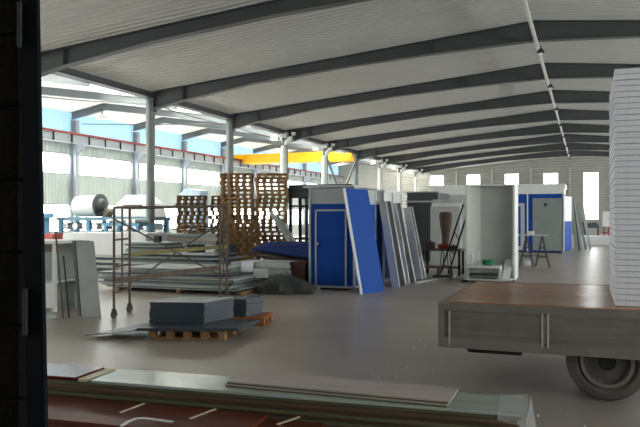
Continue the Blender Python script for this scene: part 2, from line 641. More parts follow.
# crane runway
rw = thing('crane_runway', 'grey runway beam with red rail along the left wall', 'crane beam', (LX + .62, 0, 0))
B(-.012, .012, Y0 + .2, Y1 - .2, 5.3, 5.72).build('web', RUNWAY, rw)
B(-.12, .12, Y0 + .2, Y1 - .2, 5.28, 5.3).build('bottom_flange', RUNWAY, rw)
B(-.14, .14, Y0 + .2, Y1 - .2, 5.72, 5.75).build('top_flange', REDP, rw)
B(-.03, .03, Y0 + .2, Y1 - .2, 5.75, 5.83).build('rail', REDP, rw)
ym = B(-.1, .1, -.012, .012, 5.3, 5.72).mesh('web_stiffener', SHADOWG)
for i in range(58):
    o = bpy.data.objects.new('web_stiffener', ym)
    COL.objects.link(o)
    o.parent = rw
    o.location = (0, Y0 + 1 + i * 1.28, 0)

# yellow crane bridge
cy = 46.45
cr = thing('bridge_crane', 'yellow overhead crane bridge spanning the crane hall', 'crane', (LX + .62, cy, 5.84))
for s_ in (-.45, .45):
    B(.2, 8.8, s_ - .16, s_ + .16, -.3, .36).build('girder', YELLOW, cr, bevel=.02)
B(-.2, .2, -1.3, 1.3, .0, .3).build('end_truck', YELLOW, cr)
B(8.5, 8.8, -1.3, 1.3, -.1, .3).build('end_truck', YELLOW, cr)
B(3.2, 4.2, -.4, .4, .0, .3).build('trolley', STEEL, cr)

# conduit along the ridge with hanging lamps
tag(MB().tube([(RX + .06, 6, 6.73), (RX + .06, 62, 6.73)], .055, 8).build('ridge_conduit', mat('conduit', '#b5b5ae', .5, .1), None, True), 'pale conduit pipe running along under the main ridge', 'conduit')
for k, y in enumerate(FR[3:]):
    l = thing('hanging_lamp', 'small dark lamp below the ridge conduit, %s' % end_nth(8 - k, 'the far end wall'), 'lamp', (RX + .16, y + .25, 6.73), 0, 'ridge lamps')
    MB().tube([(0, 0, 0), (0, 0, -.12)], .015, 6).build('stem', BLACK, l)
    MB().lathe([(.03, -.1), (.08, -.14), (.12, -.22), (.11, -.23)], (0, 0, 0), 'z', 14).build('lamp_shade', SHADOWG, l, True)
    MB().lathe([(.02, -.2), (.05, -.24), (.03, -.29)], (0, 0, 0), 'z', 10).build('bulb', WHITE, l, True)
l = thing('ridge_pendant', 'small white bell lamp hanging under the crane hall ridge', 'lamp', (LRX, 28.3, 6.95))
MB().tube([(0, 0, 0), (0, 0, -.3)], .03, 6).build('stem', STEEL, l)
MB().lathe([(.06, -.25), (.2, -.36), (.34, -.5), (.32, -.5)], (0, 0, 0), 'z', 16).build('lamp_shade', WHITE, l, True)

# ================================================================ FOREGROUND
# block wall and navy gate post at the left
wb = empty_struct('wall_partition')
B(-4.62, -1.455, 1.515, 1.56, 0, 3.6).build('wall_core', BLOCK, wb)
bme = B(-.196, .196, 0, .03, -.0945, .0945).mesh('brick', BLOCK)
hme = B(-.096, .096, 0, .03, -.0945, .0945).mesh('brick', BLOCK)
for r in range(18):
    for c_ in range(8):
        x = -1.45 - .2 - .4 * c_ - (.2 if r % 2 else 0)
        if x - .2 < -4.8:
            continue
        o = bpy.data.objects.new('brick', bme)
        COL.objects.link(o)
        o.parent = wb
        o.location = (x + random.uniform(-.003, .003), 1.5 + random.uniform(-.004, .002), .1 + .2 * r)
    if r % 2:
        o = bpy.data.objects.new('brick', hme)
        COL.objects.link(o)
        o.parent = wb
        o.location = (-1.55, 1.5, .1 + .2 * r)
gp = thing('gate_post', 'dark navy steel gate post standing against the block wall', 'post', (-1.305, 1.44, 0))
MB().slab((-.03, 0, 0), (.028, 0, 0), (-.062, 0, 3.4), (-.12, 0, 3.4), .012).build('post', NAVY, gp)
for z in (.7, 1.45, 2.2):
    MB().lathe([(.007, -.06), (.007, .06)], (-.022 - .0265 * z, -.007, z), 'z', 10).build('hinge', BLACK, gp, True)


# foreground boards --------------------------------------------------
def board(name, label, cat, m, L, w, t, loc, rz, group=None, bevel=.002):
    o = B(0, L, 0, w, 0, t).build(name, m, None, loc=loc, bevel=bevel)
    o.rotation_euler = (0, 0, rz)
    return tag(o, label, cat, group)


A4 = math.radians(4.2)
dx, dy = math.cos(A4), math.sin(A4)


def fg(s, w):
    """point s metres left of the stack's right end, w metres behind its near edge"""
    return (-.39 - s * dx - w * dy, 4.95 - s * dy + w * dx)


# bearers on the floor, red boards lowest, then brown, then panels
for i, s in enumerate((.5, 1.7, 2.9, 4.1)):
    x, y = fg(s, -.75)
    o = B(0, .09, 0, 1.3, 0, .09).build('timber_bearer', WOODD, None, loc=(x, y, 0))
    o.rotation_euler = (0, 0, A4)
    tag(o, 'rough timber bearer on the floor under the foreground boards', 'bearer', 'bearers under the foreground boards')
z = .09
for i in range(4):                     # low red-brown boards reaching out towards the gate
    s = (4.55, 4.75, 4.6, 4.7)[i]
    x, y = fg(s + .2, -.70 + .03 * i)
    board('red_brown_board', 'long red-brown board on the floor bearers, %s of the red pile' % nth(3 - i), 'board', BOARDR if i != 1 else BOARDB, (3.5, 3.3, 3.4, 3.05)[i], .66 - .03 * i, .03, (x, y, z), A4, 'red-brown foreground boards')
    z += .031
z = .09
for i in range(8):                     # brown boards
    s = (4.6, 4.75, 4.65, 4.8, 4.7, 4.6, 4.75, 4.7)[i]
    r_ = (.1, .02, .12, .05, .1, .03, .08, .0)[i]
    x, y = fg(s, (.03, .0, .02, .04, .01, .03, .0, .02)[i])
    board('brown_board', 'long brown board under the grey-green panel, %s of the brown pile' % nth(7 - i), 'board', (BOARDB, BOARDB, OLIVE, BOARDB, OLIVE, BOARDB, BOARDB, OLIVE)[i], s - r_ - .02, .46, .029, (x, y, z), A4, 'dark brown foreground boards')
    z += .030
zt = z                                 # top of the brown pile
x, y = fg(3.42, .0)
board('grey_green_panel', 'glossy grey-green panel wrapped in film on the board stack', 'panel', BOARDG, 3.40, .46, .022, (x, y, zt), A4)
x, y = fg(3.55, .02)
board('cream_strip', 'narrow cream strip lying across the board stack', 'strip', CREAM, .08, .42, .025, (x, y, zt), A4)
x, y = fg(4.75, .02)
board('dark_red_board', 'short dark red glossy board beside the cream strip', 'board', mat('dark_red_gloss', '#5b1f22', .15, 0, .1), 1.17, .42, .03, (x, y, zt), A4)
z = zt + .022
for i in range(4):
    ox = (.0, .012, .004, .02)[i]
    board('pale_board', 'pale grey-brown board over the grey-green panel, %s of the thin pile' % nth(3 - i), 'board', (OLIVE, BOARDL, OLIVE, BOARDL)[i] if i < 3 else BOARDL, 1.74, .42 - .01 * i, .0105, (-2.66 + ox, 4.90 + .005 * i, z), .012, 'pale boards on top')
    z += .011
# clear film folded over the right end of the stack
fm = MB()
e0, e1 = fg(.18, -.01), fg(-.02, -.01)
f0, f1 = fg(.18, .47), fg(-.02, .47)
zz = zt + .028
fm.slab((e0[0], e0[1], zz), (e1[0], e1[1], zz + .01), (f1[0], f1[1], zz + .014), (f0[0], f0[1], zz), .002)
fm.slab((e1[0] - .02, e1[1], zz - .12), (e1[0] + .07, e1[1] - .02, zz - .16), (f1[0] + .02, f1[1], zz + .01), (e1[0], e1[1], zz + .008), .002)
fm.slab((e0[0], e0[1] - .004, zz - .06), (e1[0], e1[1] - .004, zz - .09), (e1[0], e1[1] - .004, zz + .008), (e0[0], e0[1] - .004, zz), .002)
tag(fm.build('plastic_film', FILM), 'clear plastic film crumpled over the end of the board stack', 'plastic film')
# pale sticks and a curled white strap on the red boards
for (s, w, L, a) in ((2.92, -.33, .28, 1.50), (2.34, -.33, .30, 1.42), (1.68, -.28, .24, 1.25)):
    x, y = fg(s, w)
    o = B(0, L, 0, .02, 0, .006).build('packing_strip', CREAM, None, loc=(x, y, .09 + .125))
    o.rotation_euler = (0, 0, a)
    tag(o, 'thin pale packing strip lying across the red-brown boards', 'packing strip', 'packing strips')
x, y = fg(2.72, -.47)
st = MB()
pt = [(0, -.16, .0), (.005, -.08, .012), (.03, -.02, .02), (.08, .0, .022), (.16, .01, .018), (.3, .03, .010)]
for a, b in zip(pt, pt[1:]):
    st.bar(a, b, .028, .005)
tag(st.build('white_strap', WHITE, None, loc=(x, y, .218)), 'curled white plastic strap end on the red-brown boards', 'strap')

# ================================================================ TRUCK
TX0, TX1, TY0, TY1, TZ = -1.33, 3.0, 6.72, 9.07, .87
tr = thing('flatbed_truck', 'grey flatbed truck body with brown timber deck and drop sides', 'truck', (TX0, TY0, 0))
TL, TW = TX1 - TX0, TY1 - TY0
nb = 8
for i in range(nb):
    B(.04, TL, .05 + i * (TW - .1) / nb + .003, .05 + (i + 1) * (TW - .1) / nb - .003, TZ - .05, TZ + random.uniform(-.003, .003)).build('deck_plank', DECKM, tr)
B(.0, TL, .05, TW - .05, TZ - .10, TZ - .055).build('deck_frame', BLACK, tr)


def drop_side(y0, y1, out):
    sd = B(.02, TL, y0, y1, .46, TZ - .012).build('side_board', TRUCKP, tr, bevel=.004)
    yo = y0 - .012 if out < 0 else y1
    B(.0, TL, yo - .006, yo + .018, TZ - .075, TZ).build('top_rail', TRUCKP, sd, bevel=.003)
    B(.0, TL, yo - .006, yo + .018, .44, .535).build('bottom_rail', TRUCKP, sd, bevel=.003)
    for z in (.575, .655, .735):
        B(.13, TL, yo - .008, yo + .014, z, z + .022).build('pressed_rib', TRUCKP, sd)
    for x in (.0, .95, 1.9, 2.85):
        if x == 0:
            B(.0, .045, yo - .012, yo + .02, .44, TZ).build('corner_post', RUST if False else TRUCKP, sd, bevel=.004)
            B(.1, .112, yo - .008, yo + .014, .47, .79).build('hinge_strap', TRUCKL, sd)
        else:
            for q in (0, .05):
                B(x + q, x + q + .012, yo - .012, yo + .014, .50, .81).build('hinge_strap', TRUCKL, sd)
            B(x + .012, x + .05, yo - .006, yo + .01, .52, .78).build('latch_channel', TRUCKP, sd)


drop_side(0, .03, -1)
drop_side(TW - .03, TW, 1)
B(-.005, .03, .03, TW - .03, .46, TZ - .01).build('tail_board', TRUCKP, tr, bevel=.004)
for y in (.75, 1.5):
    B(.2, TL, y, y + .09, .60, .77).build('chassis_rail', BLACK, tr)
for x in (.25, 1.1, 2.0, 2.9):
    B(x, x + .06, .05, TW - .05, .72, TZ - .1).build('cross_member', BLACK, tr)
MB().prism([(.22, .46), (.80, .46), (.76, .395), (.28, .395)], 'y', .06, .36).build('spare_bracket', BLACK, tr)
B(.4, .7, .2, .3, .45, .77).build('bracket_post', BLACK, tr)
prof = [(.0, .03), (.10, .03), (.13, .05), (.185, .05), (.205, .0), (.225, .0), (.235, .03), (.27, .0), (.325, .012), (.352, .04), (.36, .07), (.36, .16), (.35, .19), (.32, .205), (.2, .205), (.0, .2)]
WX = .18 - TX0
for yy, sgn in ((.18, 1), (.40, 1), (TW - .18, -1), (TW - .40, -1)):
    w = MB().lathe([(max(r, .001), sgn * h) for r, h in prof], (WX, yy, .36), 'y', 40).build('tyre', RUBBER, tr, True)
    MB().lathe([(.231, -.002 * sgn), (.231, .03 * sgn), (.2, .03 * sgn), (.2, -.002 * sgn), (.231, -.002 * sgn)], (WX, yy, .36), 'y', 40, False).build('rim', mat('rim_paint', '#77736b', .6, .1), w, True)
    MB().lathe([(.001, .0), (.06, .0), (.075, .02 * sgn), (.08, .06 * sgn), (.001, .06 * sgn)], (WX, yy, .36), 'y', 20).build('hub', BLACK, w, True)
MB().tube([(WX, .3, .36), (WX, TW - .3, .36)], .06, 12).build('axle', BLACK, tr, True)
for y in (.79, 1.54):
    MB().prism([(WX - .5, .62), (WX - .1, .44), (WX + .1, .44), (WX + .5, .62), (WX + .1, .50), (WX - .1, .50)], 'y', y - .03, y + .03).build('leaf_spring', BLACK, tr)
for y in (.5, TW - .5):                  # front axle, further along under the deck
    MB().lathe([(max(r, .001), (1 if y < 1 else -1) * h) for r, h in prof], (TL - .5, y - (.3 if y < 1 else -.3), .36), 'y', 32).build('tyre', RUBBER, tr, True)

# tall pile of foam-core panels on the deck
cm = B(0, 2.6, 0, 1.62, .003, .049).mesh('foam_core', EPS)
km = B(-.002, 2.602, -.003, 1.623, 0, .003).mesh('skin', SKIN)
for i in range(41):
    t = thing('sandwich_panel', 'white foam-core panel on the truck deck, %s of the tall pile' % nth(40 - i), 'panel', (.25 + random.uniform(-.004, .004), 6.99 + random.uniform(-.006, .006), TZ + .004 + i * .0532), 0, 'panels piled on the truck')
    for nm, me, z in (('foam_core', cm, 0), ('skin', km, 0), ('skin', km, .0495)):
        o = bpy.data.objects.new(nm, me)
        COL.objects.link(o)
        o.parent = t
        o.location = (0, 0, z)


# ================================================================ GREY SHEETS ON A PALLET
def make_pallet(label, group, m1=WOOD, L=1.1, W_=1.0, H=.132):
    t = thing('wooden_pallet', label, 'pallet', (0, 0, 0), 0, group)
    tb = B(-L / 2, L / 2, -.045, .045, H - .02, H).mesh('top_board', m1)
    for i in range(6):
        o = bpy.data.objects.new('top_board', tb)
        COL.objects.link(o)
        o.parent = t
        o.location = (0, -W_ / 2 + .05 + i * (W_ - .1) / 5, 0)
    bb = B(-L / 2, L / 2, -.05, .05, .0, .018).mesh('bottom_board', m1)
    for y in (-W_ / 2 + .06, 0, W_ / 2 - .06):
        o = bpy.data.objects.new('bottom_board', bb)
        COL.objects.link(o)
        o.parent = t
        o.location = (0, y, 0)
    sb = MB()
    for y in (-W_ / 2 + .06, 0, W_ / 2 - .06):
        sb.box(-.045, .045, y - .06, y + .06, .018, H - .038)
    sb.box(-.05, .05, -W_ / 2, W_ / 2, H - .038, H - .02)
    sbm = sb.mesh('block_row', m1)
    for x in [-L / 2 + .05 + k * (L - .1) / 4 for k in range(5)]:
        for nm, me in (('block_row', sbm),):
            o = bpy.data.objects.new(nm, me)
            COL.objects.link(o)
            o.parent = t
            o.location = (x, 0, 0)
    return t


PA = math.radians(12)
p1 = make_pallet('brown wooden pallet under the wide dark grey sheets', 'pallets under the grey sheets')
p1.location = (-5.25, 8.85, 0)
p1.rotation_euler = (0, 0, PA)
p2 = make_pallet('orange-brown wooden pallet under the small grey sheet block', 'pallets under the grey sheets', mat('orange_wood', '#9c6233', .8, 0, .15), .66, .62)
p2.location = (-5.02, 10.0, 0)
p2.rotation_euler = (0, 0, PA)


def sheet(name, label, cat, m, poly, z, t, group=None):
    return tag(MB().prism(poly, 'z', z, z + t).build(name, m, bevel=.002), label, cat, group)


z = .133
for i in range(3):
    j = .02 * i
    sheet('wide_grey_sheet', 'wide dark grey sheet overhanging the wooden pallet, %s' % nth(2 - i), 'sheet', BLUEG, [(-5.75 + j, 8.02), (-4.40 - j, 8.50), (-4.50, 9.36 - j), (-6.0 + j, 9.02)], z, .013, 'wide grey sheets')
    z += .0135
# the bent tongue of the lowest sheet reaching to the floor at the left
tag(MB().slab((-6.55, 7.98, .035), (-5.80, 8.02, .128), (-6.02, 8.95, .128), (-6.42, 8.5, .035), .012).build('bent_sheet', BLUEG), 'bent blue-grey sheet drooping to the floor beside the pallet', 'sheet')
for i in range(14):
    j = random.uniform(-.012, .012)
    sheet('grey_sheet', 'dark grey sheet of the block on the wide sheets, %s' % nth(13 - i), 'sheet', BLUEG, [(-5.83 + j, 8.50 + j), (-5.06 + j, 8.71 + j), (-4.96 + j, 9.40), (-5.75 + j, 9.2 + j)], z, .0205, 'grey sheet block')
    z += .021
sheet('pale_cover_sheet', 'thin pale sheet curling on top of the grey block', 'sheet', LIGHTG, [(-5.86, 8.47), (-5.07, 8.70), (-4.98, 9.40), (-5.76, 9.2)], z, .006)
z = .134
for i in range(13):
    j = random.uniform(-.01, .01)
    sheet('small_grey_sheet', 'dark grey sheet of the small block on orange pallet, %s' % nth(12 - i), 'sheet', BLUEG, [(-5.45 + j, 9.62 + j), (-4.92 + j, 9.74 + j), (-4.88 + j, 10.25), (-5.4 + j, 10.1 + j)], z, .0205, 'small grey sheet block')
    z += .021

# ================================================================ SCAFFOLD
SA, SB_, SC, SD = Vector((-7.34, 9.67, 0)), Vector((-7.56, 10.40, 0)), Vector((-6.92, 12.52, 0)), Vector((-7.14, 13.22, 0))
sc = thing('scaffold_tower', 'rusty wheeled scaffold with cross braces and two end frames', 'scaffold', (SA.x, SA.y, 0))


def P(v, z):
    return (v.x - SA.x, v.y - SA.y, z)


for (a, b, zt_) in ((SA, SB_, 1.86), (SC, SD, 1.95)):
    for v in (a, b):
        MB().tube([P(v, .13), P(v, zt_)], .022, 10).build('standard', RUST, sc, True)
        w = MB().lathe([(.001, -.02), (.065, -.02), (.065, .02), (.001, .02)], P(v, .065), 'x', 18).build('caster', RUBBER, sc, True)
        B(-.035, .035, -.02, .02, .07, .15).build('caster_fork', RUST, w, loc=P(v, 0))
    m_ = a.lerp(b, .5)
    MB().tube([P(m_, .5), P(m_, zt_)], .016, 8).build('standard', RUST, sc, True)
    for z in (.42, .85, 1.3, zt_ - .02):
        MB().tube([P(a, z), P(b, z)], .017, 8).build('rung', RUST, sc, True)
for a, b in ((SA, SC), (SB_, SD)):
    MB().tube([P(a, 1.84), P(b, 1.9)], .022, 10).build('ledger', RUST, sc, True)
MB().bar(P(SA, .62), P(SC, .66), .03, .09).build('ledger', RUST, sc)
MB().tube([P(SA, 1.65), P(SC, .5)], .014, 8).build('cross_brace', RUST, sc, True)
MB().tube([P(SB_, .5), P(SD, 1.65)], .014, 8).build('cross_brace', RUST, sc, True)
MB().bar(P(SB_, 1.02), P(SD, 1.05), .04, .07).build('toe_board', YPLANK, sc)


# ================================================================ STACKS BEHIND
def stack(name, label, cat, group, n, x0, x1, y0, y1, z0, t, mats, rz=0, jit=.05, gap=.004):
    z = z0
    cx, cy_ = (x0 + x1) / 2, (y0 + y1) / 2
    for i in range(n):
        m = mats[i % len(mats)]
        dx0, dx1 = random.uniform(-jit, jit), random.uniform(-jit, jit)
        o = B((x0 - cx) + dx0, (x1 - cx) + dx1, (y0 - cy_) + random.uniform(-jit, jit) * .5, (y1 - cy_) + random.uniform(-jit, jit) * .5, 0, t).build(name, m, None, loc=(cx, cy_, z))
        o.rotation_euler = (0, 0, rz + random.uniform(-.006, .006))
        tag(o, label + ', ' + nth(n - 1 - i), cat, group)
        z += t + gap
    return z


def bearers(label, xs_, y0, y1, z0, h_):
    for x in xs_:
        tag(B(x - .05, x + .05, y0, y1, z0, z0 + h_).build('timber_bearer', WOODD), label, 'bearer', label)


# M1 long low sheets
bearers('timber bearer under the long low sheet stack', (-10.0, -8.4, -6.9), 13.3, 14.5, 0, .08)
z = stack('steel_sheet', 'long grey sheet of the low stack behind the scaffold wheels', 'sheet', 'long low sheets', 10, -10.4, -6.98, 13.3, 14.5, .08, .03, [MIDG, GREENG, LIGHTG, MIDG, BLUEG], 0, .15)
z = stack('steel_sheet', 'short grey-green sheet laid over the long low stack', 'sheet', 'short sheets on the low stack', 4, -9.8, -7.6, 13.35, 14.4, z, .03, [GREENG, LIGHTG, MIDG, LIGHTG], .02, .2)
tag(MB().slab((-8.1, 13.3, z + .02), (-7.3, 13.35, z + .05), (-7.4, 13.75, z + .01), (-8.2, 13.8, z + .012), .006).build('loose_white_sheet', WHITE), 'loose white sheet curling on the low stack', 'sheet')
# M2
bearers('timber bearer under the mixed dark sheet stack', (-10.9, -9.7, -8.5), 15.0, 16.1, 0, .1)
z = stack('mixed_sheet', 'sheet in the mixed stack of dark and pale panels', 'sheet', 'mixed sheet stack', 13, -11.2, -8.25, 15.0, 16.1, .1, .045, [MIDG, SHADOWG, LIGHTG, GREENG, SHADOWG, LIGHTG, MIDG, WHITE, GREENG, SHADOWG], 0, .2, .008)
z = stack('steel_sheet', 'grey sheet on top of the mixed stack', 'sheet', 'sheets on the mixed stack', 6, -11.1, -9.9, 15.1, 16.0, z, .035, [GREENG, MIDG, SHADOWG, MIDG, BLUEG, MIDG], .03, .12)
tag(B(-10.45, -10.3, 15.4, 15.55, z, z + .16).build('black_block', BLACK, bevel=.01), 'small black block sitting on the grey sheets', 'block')
z2 = .1 + 13 * .053
for i, (x, w_, d_, h_) in enumerate(((-9.4, .35, .3, .18), (-8.85, .25, .25, .12), (-8.45, .3, .3, .2))):
    o = MB()
    o.box(0, w_, 0, d_, 0, .01)
    for a in ((0, .012, 0, d_), (w_ - .012, w_, 0, d_), (0, w_, 0, .012), (0, w_, d_ - .012, d_)):
        o.box(*a, 0, h_)
    tag(o.build('scrap_tray', (BLACK, WHITE, SHADOWG)[i], None, loc=(x, 15.3, z2)), ('black open tray among the mixed sheets', 'small white open tray among the mixed sheets', 'dark grey open tray at the end of the mixed sheets')[i], 'tray')
# white panel stack
bearers('timber bearer under the white panel stack', (-14.2, -13.2, -12.1), 17.0, 18.1, 0, .1)
z = stack('dark_edge_panel', 'dark-edged panel under the tall white stack', 'panel', 'lower panels of the white stack', 6, -14.6, -11.75, 17.0, 18.1, .1, .07, [SHADOWG, LIGHTG, SHADOWG, LIGHTG, SHADOWG, LIGHTG], 0, .04, .006)
z = stack('white_sandwich_board', 'white board of the tall white stack behind the scaffold', 'panel', 'white panel stack', 12, -14.75, -11.8, 17.0, 18.1, z, .05, [WHITEP], 0, .03, .004)
# plank stack before the pallets with broken offcuts on it
z = stack('timber_plank', 'wide pale plank of the stack before the weathered pallets', 'plank', 'pale plank stack', 11, -12.7, -10.35, 18.4, 19.2, 0, .1, [MIDG, BOARDL, GREENG, LIGHTG], 0, .1, .006)
for i in range(22):
    L_ = random.uniform(.35, .8)
    ox, oy = random.uniform(-11.6, -10.6), random.uniform(18.5, 19.0)
    o = B(-L_ / 2, L_ / 2, -.04, .04, 0, random.uniform(.02, .04)).build('timber_offcut', (WOODD, WOOD, RUST)[i % 3], None, loc=(ox, oy, z + .03 + .021 * (i // 2)))
    o.rotation_euler = (random.uniform(-.2, .2), random.uniform(-.16, .16), random.uniform(-1.4, 1.4))
    tag(o, 'broken timber offcut in the heap on the pale plank stack', 'offcut', 'timber offcuts')
# M3
z = stack('long_sheet', 'long grey sheet under the pale crate panels', 'sheet', 'sheets under the pale panels', 6, -8.15, -6.7, 14.9, 16.2, .0, .036, [MIDG, SHADOWG, LIGHTG, MIDG], 0, .12, .005)
z = stack('pale_sandwich_board', 'pale grey-green board of the block with a paper sack', 'panel', 'pale green panel block', 6, -8.05, -6.5, 15.1, 16.1, z, .055, [GREENG, LIGHTG, LIGHTG], 0, .03, .003)
pk = MB()
pk.slab((-7.73, 15.02, z - .36), (-7.45, 15.0, z - .36), (-7.42, 15.06, z), (-7.75, 15.06, z), .02)
pk.slab((-7.75, 15.06, z + .015), (-7.42, 15.06, z + .015), (-7.45, 15.4, z + .02), (-7.72, 15.4, z + .02), .014)
tag(pk.build('paper_sack', PAPER), 'white printed paper sack draped over the pale panel block', 'paper sack')
ps = B(-7.38, -7.02, 14.96, 15.05, z - .36, z - .14).build('white_carton', WHITE, bevel=.008)
tag(ps, 'small white carton standing beside the paper sack', 'carton')
# dark lumpy tarp heap
tb = MB()
n1, n2 = 22, 14
vs, fs = [], []
rr = random.Random(3)
ph = [rr.uniform(0, 6.28) for _ in range(8)]
for j in range(n2 + 1):
    for i in range(n1):
        a = 2 * math.pi * i / n1
        e = j / n2
        rad = math.sqrt(max(0, 1 - e ** 2.4))
        k = 1 + .16 * math.sin(3 * a + ph[0]) + .1 * math.sin(7 * a + ph[1] + 5 * e) + .05 * math.sin(11 * a + 9 * e + ph[2])
        vs.append((.62 * rad * k * math.cos(a), .5 * rad * k * math.sin(a), .40 * e * (1 + .14 * math.sin(2 * a + ph[3]) + .08 * math.sin(5 * a + 6 * e))))
for j in range(n2):
    for i in range(n1):
        fs.append((j * n1 + i, j * n1 + (i + 1) % n1, (j + 1) * n1 + (i + 1) % n1, (j + 1) * n1 + i))
fs.append(tuple(range(n1)))
tb.add(vs, fs)
tag(tb.build('tarp_heap', TARP, None, True, loc=(-6.25, 14.25, 0)), 'crumpled dark grey tarp heap on the floor beside the sheet stacks', 'tarp')
# brown bin beside the cabin
bn = thing('scrap_bin', 'dark red-brown scrap bin squeezed beside the blue cabin', 'bin', (-6.32, 15.4, 0))
BR = mat('bin_brown', '#4a2a20', .7, 0, .2)
for a in ((-.2, .2, -.2, .2, 0, .03), (-.2, -.17, -.2, .2, 0, .62), (.17, .2, -.2, .2, 0, .62), (-.2, .2, -.2, -.17, 0, .62), (-.2, .2, .17, .2, 0, .62)):
    B(*a).build('bin_side', BR, bn)
B(-.22, .22, -.22, -.2, .56, .62).build('bin_rim', BR, bn)
# blue panel and brown sheet lying sloped
bearers('timber post under the sloped blue sheet', (-8.2, -6.6), 17.55, 17.7, 0, .86)
bearers('low timber post under the sloped brown sheet', (-6.6,), 16.9, 17.0, 0, .47)
bearers('timber post at the pallet end of the brown sheet', (-8.2,), 16.9, 17.0, 0, .66)
tag(MB().slab((-8.35, 16.85, .84), (-6.25, 16.6, .62), (-6.25, 17.9, 1.02), (-8.35, 17.9, .98), .05).build('sloped_blue_sheet', BLUED), 'dark blue panel lying sloped between the pallets and the cabin', 'panel')
tag(MB().slab((-8.4, 16.55, .70), (-6.2, 16.5, .42), (-6.25, 17.3, .60), (-8.4, 17.2, .76), .03).build('brown_sheet', BROWN), 'brown sheet lying sloped below the dark blue panel', 'sheet')
for i, (x, zt_) in enumerate(((-9.15, 1.86), (-8.92, 1.70))):
    tag(MB().slab((x + 1.85, 18.35, .0), (x + 1.99, 18.32, .0), (x + .14, 19.55, zt_), (x, 19.55, zt_), .04).build('leaning_plank', LIGHTG), 'grey plank leaning against the pallet pile' if i else 'longer grey plank leaning against the pallet pile', 'plank', 'leaning grey planks')

# dark steel rack with beams on top
rk = thing('steel_rack', 'black steel rack with glazed bays holding long beams', 'rack', (-8.75, 20.4, 0))
for x in (0, .55, 1.1, 1.9):
    for y in (0, .8):
        B(x - .045, x + .045, y - .04, y + .04, 0, 2.3).build('post', SHADOWG, rk)
for z in (.95, 1.98, 2.26):
    for y in (0, .8):
        B(-.05, 1.95, y - .04, y + .04, z, z + .06).build('rail', SHADOWG, rk)
for i in range(7):
    q, r_ = i % 3, i // 3
    o = MB()
    Lb = 2.0 + random.uniform(-.1, .25)
    o.box(0, Lb, 0, .12, 0, .015).box(0, Lb, 0, .12, .105, .12).box(0, Lb, .05, .07, .015, .105)
    tag(o.build('steel_beam', SHADOWG, None, loc=(-8.85 + random.uniform(-.05, .1), 20.38 + q * .3, 2.321 + r_ * .122)), 'dark steel beam piled on top of the black rack', 'beam', 'beams on the rack')

# pallets -------------------------------------------------------------
pw = make_pallet('p', 'tall pallet pile', WOOD, 1.0, 1.0)
pd = make_pallet('p', 'lower pallet pile', WOODD, .96, 1.0)


def pile(src, n, x, y, rz, label, group, lean=(0, 0), first=False, jit=.05):
    for i in range(n):
        loc = (x + lean[0] * i + random.uniform(-.045, .045), y + lean[1] * i + random.uniform(-.06, .04), i * .1325)
        a = rz + random.uniform(-jit, jit)
        lab = label + ', ' + nth(n - 1 - i)
        if first and i == 0:
            src.location = loc
            src.rotation_euler = (0, 0, a)
            src['label'] = lab
        else:
            dup(src, loc, a, lab, group)


pile(pw, 23, -10.42, 20.05, .42, 'brown pallet of the tall pile beside the lower pile', 'tall pallet pile', first=True)
pile(pw, 23, -9.48, 20.50, .40, 'brown pallet of the tall pile beside the black rack', 'tall pallet pile', lean=(.002, 0))
pile(pd, 18, -12.55, 20.75, .50, 'weathered pallet of the lower pile by the round column', 'lower pallet pile', first=True)
pile(pd, 18, -11.62, 21.36, .5, 'weathered pallet of the lower pile touching the tall pile', 'lower pallet pile')
pile(pw, 12, -9.45, 18.55, .46, 'brown pallet of the slanting pile before the tall pile', 'slanting pallet pile', lean=(-.012, .016))

# leaning boards, cabinet and sticks at the far left ------------------------
cb = thing('steel_cabinet', 'old white steel cabinet with open shelf bay and lower panel', 'cabinet', (-10.0, 9.95, 0))
for a in ((0, .06, 0, .06), (1.12, 1.18, 0, .06), (0, .06, .6, .66), (1.12, 1.18, .6, .66)):
    B(*a, 0, 1.2).build('post', WHITE, cb)
B(-.03, 1.22, -.03, .7, 1.2, 1.26).build('top', WHITE, cb, bevel=.008)
B(.06, 1.12, .62, .65, 0, 1.2).build('back_panel', GREENG, cb)
B(.06, 1.12, .0, .62, .5, .54).build('shelf', LIGHTG, cb)
B(.06, 1.12, .0, .02, .06, .5).build('lower_panel', WHITE, cb)
B(.06, 1.12, .0, .02, 1.06, 1.2).build('fascia', RUST, cb)
MB().tube([(.5, .05, 1.06), (.58, .03, .8), (.42, .03, .72), (.5, .05, .54)], .012, 6).build('loop_cable', BLACK, cb, True)
for i, (xb, yb_, m, lab) in enumerate(((-8.13, 9.72, GREENG, 'green-grey board leaning left of the scaffold, hindmost of three'), (-7.98, 9.62, SHADOWG, 'dark board edge leaning between two pale boards'), (-7.86, 9.5, LIGHTG, 'wide pale grey board leaning beside the scaffold'))):
    w_ = (.30, .24, .30)[i]
    tag(MB().slab((xb, yb_, 0), (xb + w_, yb_ + .12, 0), (xb + w_ - .46, yb_ + .50, 1.26), (xb - .44, yb_ + .38, 1.26), .03).build('leaning_board', m), lab, 'board', 'leaning boards')
tag(MB().tube([(-8.10, 9.34, 0), (-8.60, 9.72, 1.42)], .016, 8).build('red_stick', RUST, None, True), 'thin rusty red rod leaning on the white cabinet', 'rod')
tag(MB().tube([(-8.05, 9.42, 0), (-8.42, 9.74, .80), (-8.5, 9.8, 1.0)], .014, 8).build('dark_rod', BLACK, None, True), 'thin dark rod leaning on the pale board', 'rod')
fs_ = MB()
fs_.lathe([(.02, .0), (.09, .02), (.1, .07), (.05, .1)], (0, 0, 0), 'x', 12)
tag(B(-9.0, -8.2, 9.0, 9.3, 0, .06).build('floor_plank', LIGHTG, bevel=.01), 'dusty pale plank on the floor before the white cabinet', 'plank')

